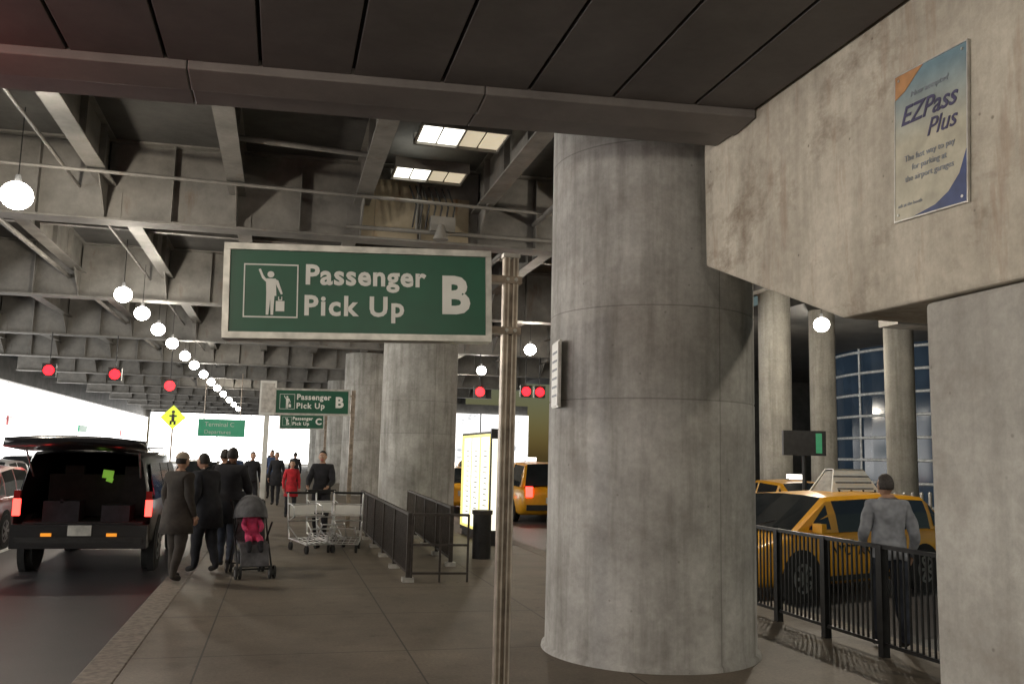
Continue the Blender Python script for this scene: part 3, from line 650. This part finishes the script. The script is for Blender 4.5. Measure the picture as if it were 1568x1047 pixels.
def can(t,a): return (.24*math.cos(a),.22-.42*math.sin(t)*max(.25,math.sin(a)),.78+.3*math.cos(t)*math.sin(a)+.04*math.sin(a))
b.loft([[can(t*rad(100)/6-.2,a*math.pi/12) for a in range(13)] for t in range(7)],'c_strol',smooth=True,closed=False)
b.box((0,.1,.25),(.36,.35,.14),'c_strol')
cV,cF=skinmesh([(0,.02,.53),(0,.08,.68),(0,.1,.8),(0,.1,.86),(-.09,.08,.78),(-.13,-.02,.68),(-.09,-.12,.62),(.09,.08,.78),(.13,-.02,.68),(.09,-.12,.62),(-.06,-.05,.53),(-.08,-.22,.52),(-.08,-.27,.38),(-.08,-.33,.36),(.06,-.05,.53),(.08,-.22,.52),(.08,-.27,.38),(.08,-.33,.36)],
 [(0,1),(1,2),(2,3),(2,4),(4,5),(5,6),(2,7),(7,8),(8,9),(0,10),(10,11),(11,12),(12,13),(0,14),(14,15),(15,16),(16,17)],[.09,.095,.075,.045,.045,.038,.028,.045,.038,.028,.06,.05,.04,.035,.06,.05,.04,.035],0,1)
up=[f for f in cF if sum(cV[i].z for i in f)/len(f)>.5]; lo=[f for f in cF if sum(cV[i].z for i in f)/len(f)<=.5]
b.add(cV,up,'c_pink',True); b.add(cV,lo,'c_dark',True); b.sph((0,.08,.95),(.07,.078,.085),'skin'); b.sph((0,.095,.965),(.078,.078,.088),'c_dark'); b.sph((0,.0,.94),(.01,.014,.012),'skin')
for s in (-1,1): b.sph((s*.025,.01,.96),(.009,.006,.007),'hair',8,6)
b.box((0,.006,.915),(.03,.008,.006),'c_red')
b.make("stroller_with_child",(-.33,13.3,0),rotz=rad(12))
# ------------------------------------------------------------------ backgrounds
def frontage(name,x,y0,y1,z1,litm,bw=5.2):
    b=MB(); b.bx(x-6,x-.3,y0,y1,-.19,z1+2.5,'steel')
    b.bx(x-.29,x-.2,y0,y1,.3,z1,litm); b.bx(x-.29,x-.02,y0,y1,-.19,.299,'mull')
    b.bx(x-.295,x+.3,y0,y1,z1+.001,z1+1.4,'steel')
    y=y0; i=0
    while y<y1:
        b.bx(x-.199,x-.15,y,y+.05,.3,z1,'mulw')
        if i%4==2: b.bx(x-.19,x-.05,y+.4,y+3.6,3.0,3.6,'greenlit' if i%8==2 else 'redcar')
        y+=bw; i+=1
    return b.make(name)
frontage("daylight_frontage",-17,-10,125,5.7,'lit')  # glowing frontage added in place of the blown-out daylight on the left
b=MB(); b.bx(-16,7,118.5,124,-.19,9,'steel'); b.bx(-16,7,118,118.4,.2,6.2,'lit')
for i in range(6): b.bx(-16+i*4,-15.88+i*4,117.8,117.99,.1,6.2,'mulw')
b.make("daylight_end_backdrop")  # glowing backdrop added for the daylight opening at the far end
b=MB(); b.bx(7,20,72,78,-.15,6,'steel'); b.bx(7,20,71.6,71.99,0,5.2,'lit2')
for i in range(6): b.bx(7+i*2.2,7.1+i*2.2,71.4,71.59,0,5.2,'mulw')
b.make("terminal_wing_building")
b=MB(); cx,cy,R0=33,34,8.2
n=24; arc=[(cx-R0*math.cos(rad(-60+i*120/n)),cy-R0*math.sin(rad(-60+i*120/n))) for i in range(n+1)]
for (x0,y0),(x1,y1) in zip(arc,arc[1:]): b.add([(x0,y0,0),(x1,y1,0),(x1,y1,11),(x0,y0,11)],[(0,1,2,3)],'bglass')
for z in [0.1+.95*i for i in range(12)]:
    for (x0,y0),(x1,y1) in zip(arc,arc[1:]): b.cyl((x0-.04,y0,z),(x1-.04,y1,z),.065,'mulw',seg=6)
for i,(x0,y0) in enumerate(arc):
    if i%6==0: b.cyl((x0-.05,y0,0),(x0-.05,y0,11),.05,'mulw',seg=6)
b.bx(34,46,26,42,0,11,'mull')
b.make("glass_terminal_building")
for x,y,r,h in ((20.2,25.6,.48,7.5),(17.5,26,.42,7.5),(15.1,25,.5,7.5),(16.5,31,.5,7.5),(24,44,.5,7.5)):
    b=MB(); b.cyl((0,0,0),(0,0,h),r,'conc_far',seg=32,cap=False); b.cyl((0,0,0),(0,0,.12),r+.05,'conc_far',seg=32); b.make("concrete_column",(x,y,-.02))
b=MB(); b.bx(16.1,30,20.4,21.2,5.6,6.4,'steel'); b.bx(16.1,34,14,60,6.9,7.3,'deck'); b.bx(16.1,34,50,50.4,0,6.9,'deck'); b.make("canopy_structure")
lamp(18.6,28,5.2,260,6.9,.2)
b=MB()
for i in range(22): b.cyl((14.8+i*.36,20.5+.1*i,-.02),(14.8+i*.36,20.5+.1*i,1.0),.05,'frame',seg=10); b.sph((14.8+i*.36,20.5+.1*i,1.0),.055,'frame',8,5)
b.make("bollard_row")
b=MB(); b.bx(-.42,.42,-.08,.08,2.07,2.57,'blackm'); b.bx(.22,.34,-.086,-.081,2.12,2.52,'screen'); b.cyl((0,0,0),(0,0,2.07),.045,'blackm'); b.box((0,0,.02),(.4,.4,.04),'blackm')
b.make("display_screen",(10.3,16,-.15),rotz=rad(-20))
def signal(x,y,z):
    b=MB(); b.bx(-.24,.24,-.1,.1,-.24,.24,'blackm'); b.cyl((0,-.12,0),(0,-.101,0),.19,'redsig',seg=20)
    b.cyl((0,0,.24),(0,0,6.0-z),.02,'blackm'); b.bx(-.24,.24,-.25,-.1,.24,.25,'blackm')
    b.make("lane_signal",(x,y,z))
for x,y,z in ((-4.3,36.4,4.15),(-6.3,36.4,4.5),(-8.6,36.4,4.55),(7.9,36,4.4),(9.9,36,4.5),(10.5,36,4.5)): signal(x,y,z)
signal(-3.5,6.6,4.12)
l=bpy.data.lights.new("lane_signal_light",'POINT'); l.energy=40; l.shadow_soft_size=.1; l.color=(1,.02,.04); o=bpy.data.objects.new("lane_signal_light",l); scene.collection.objects.link(o); o.location=(-3.2,5.9,3.95)
b=MB(); b.extr([(0,0,-.45),(.45,0,0),(0,0,.45),(-.45,0,0)],(0,.02,0),'yield'); b.cyl((0,.04,-3.2),(0,.04,.4),.035,'pole'); b.box((0,-.006,-.02),(.1,.01,.3),'blackm'); b.sph((0,-.006,.2),(.06,.008,.06),'blackm')
b.box((-.07,-.006,-.2),(.07,.01,.14),'blackm'); b.box((.07,-.006,-.2),(.07,.01,.14),'blackm'); b.box((0,-.0065,.05),(.26,.01,.06),'blackm')
b.make("crossing_sign",(-3.95,35,2.9))
b=MB(); b.bx(-1.3,1.3,-.06,.06,-.5,.5,'greenlit'); b.text("Terminal C",.36,(-.95,-.066,.08),(1,0,0),(0,0,1),'plate',0,.002); b.text("Departures",.32,(-.95,-.066,-.34),(1,0,0),(0,0,1),'plate',0,.002)
for x in (-1,1): b.cyl((x,0,.5),(x,0,3.2),.03,'pole')
b.make("overhead_direction_sign",(-3.4,54,3.0))
b=MB(); b.cyl((0,0,0),(0,0,.75),.16,'blackm',seg=18); b.cyl((0,0,.75),(0,0,.82),.18,'rail',seg=18); b.make("litter_bin",(3.45,15.2,0))
# ------------------------------------------------------------------ world, sun, camera
w=bpy.data.worlds.new("World"); scene.world=w; w.use_nodes=True; nt=w.node_tree
sk=nt.nodes.new("ShaderNodeTexSky"); sk.sky_type='NISHITA'; sk.sun_disc=False; sk.sun_elevation=rad(6); sk.sun_rotation=rad(-90)
nt.links.new(sk.outputs[0],nt.nodes["Background"].inputs[0]); nt.nodes["Background"].inputs[1].default_value=.05
l=bpy.data.lights.new("sun",'SUN'); l.energy=.3; l.angle=rad(.5); l.color=(1,.93,.85); o=bpy.data.objects.new("sun",l); scene.collection.objects.link(o)
o.rotation_euler=Vector((1,0,-.1)).to_track_quat('-Z','Y').to_euler()
cam=bpy.data.cameras.new("camera"); co=bpy.data.objects.new("camera",cam); scene.collection.objects.link(co); scene.camera=co
cam.sensor_width=36; cam.lens=36*1350/1568; cam.clip_end=1500
ph,th,rho=rad(7.411),rad(14.411),rad(1.4)
Fv=Vector((math.sin(th)*math.cos(ph),math.cos(th)*math.cos(ph),math.sin(ph))); Rv=Vector((math.cos(th),-math.sin(th),0)); Uv=Rv.cross(Fv)
R2=Rv*math.cos(rho)+Uv*math.sin(rho); U2=Uv*math.cos(rho)-Rv*math.sin(rho)
co.matrix_world=Matrix((( R2.x,U2.x,-Fv.x,0),(R2.y,U2.y,-Fv.y,0),(R2.z,U2.z,-Fv.z,1.75),(0,0,0,1)))
scene.view_settings.view_transform='Standard'; scene.view_settings.look='None'; scene.view_settings.exposure=0
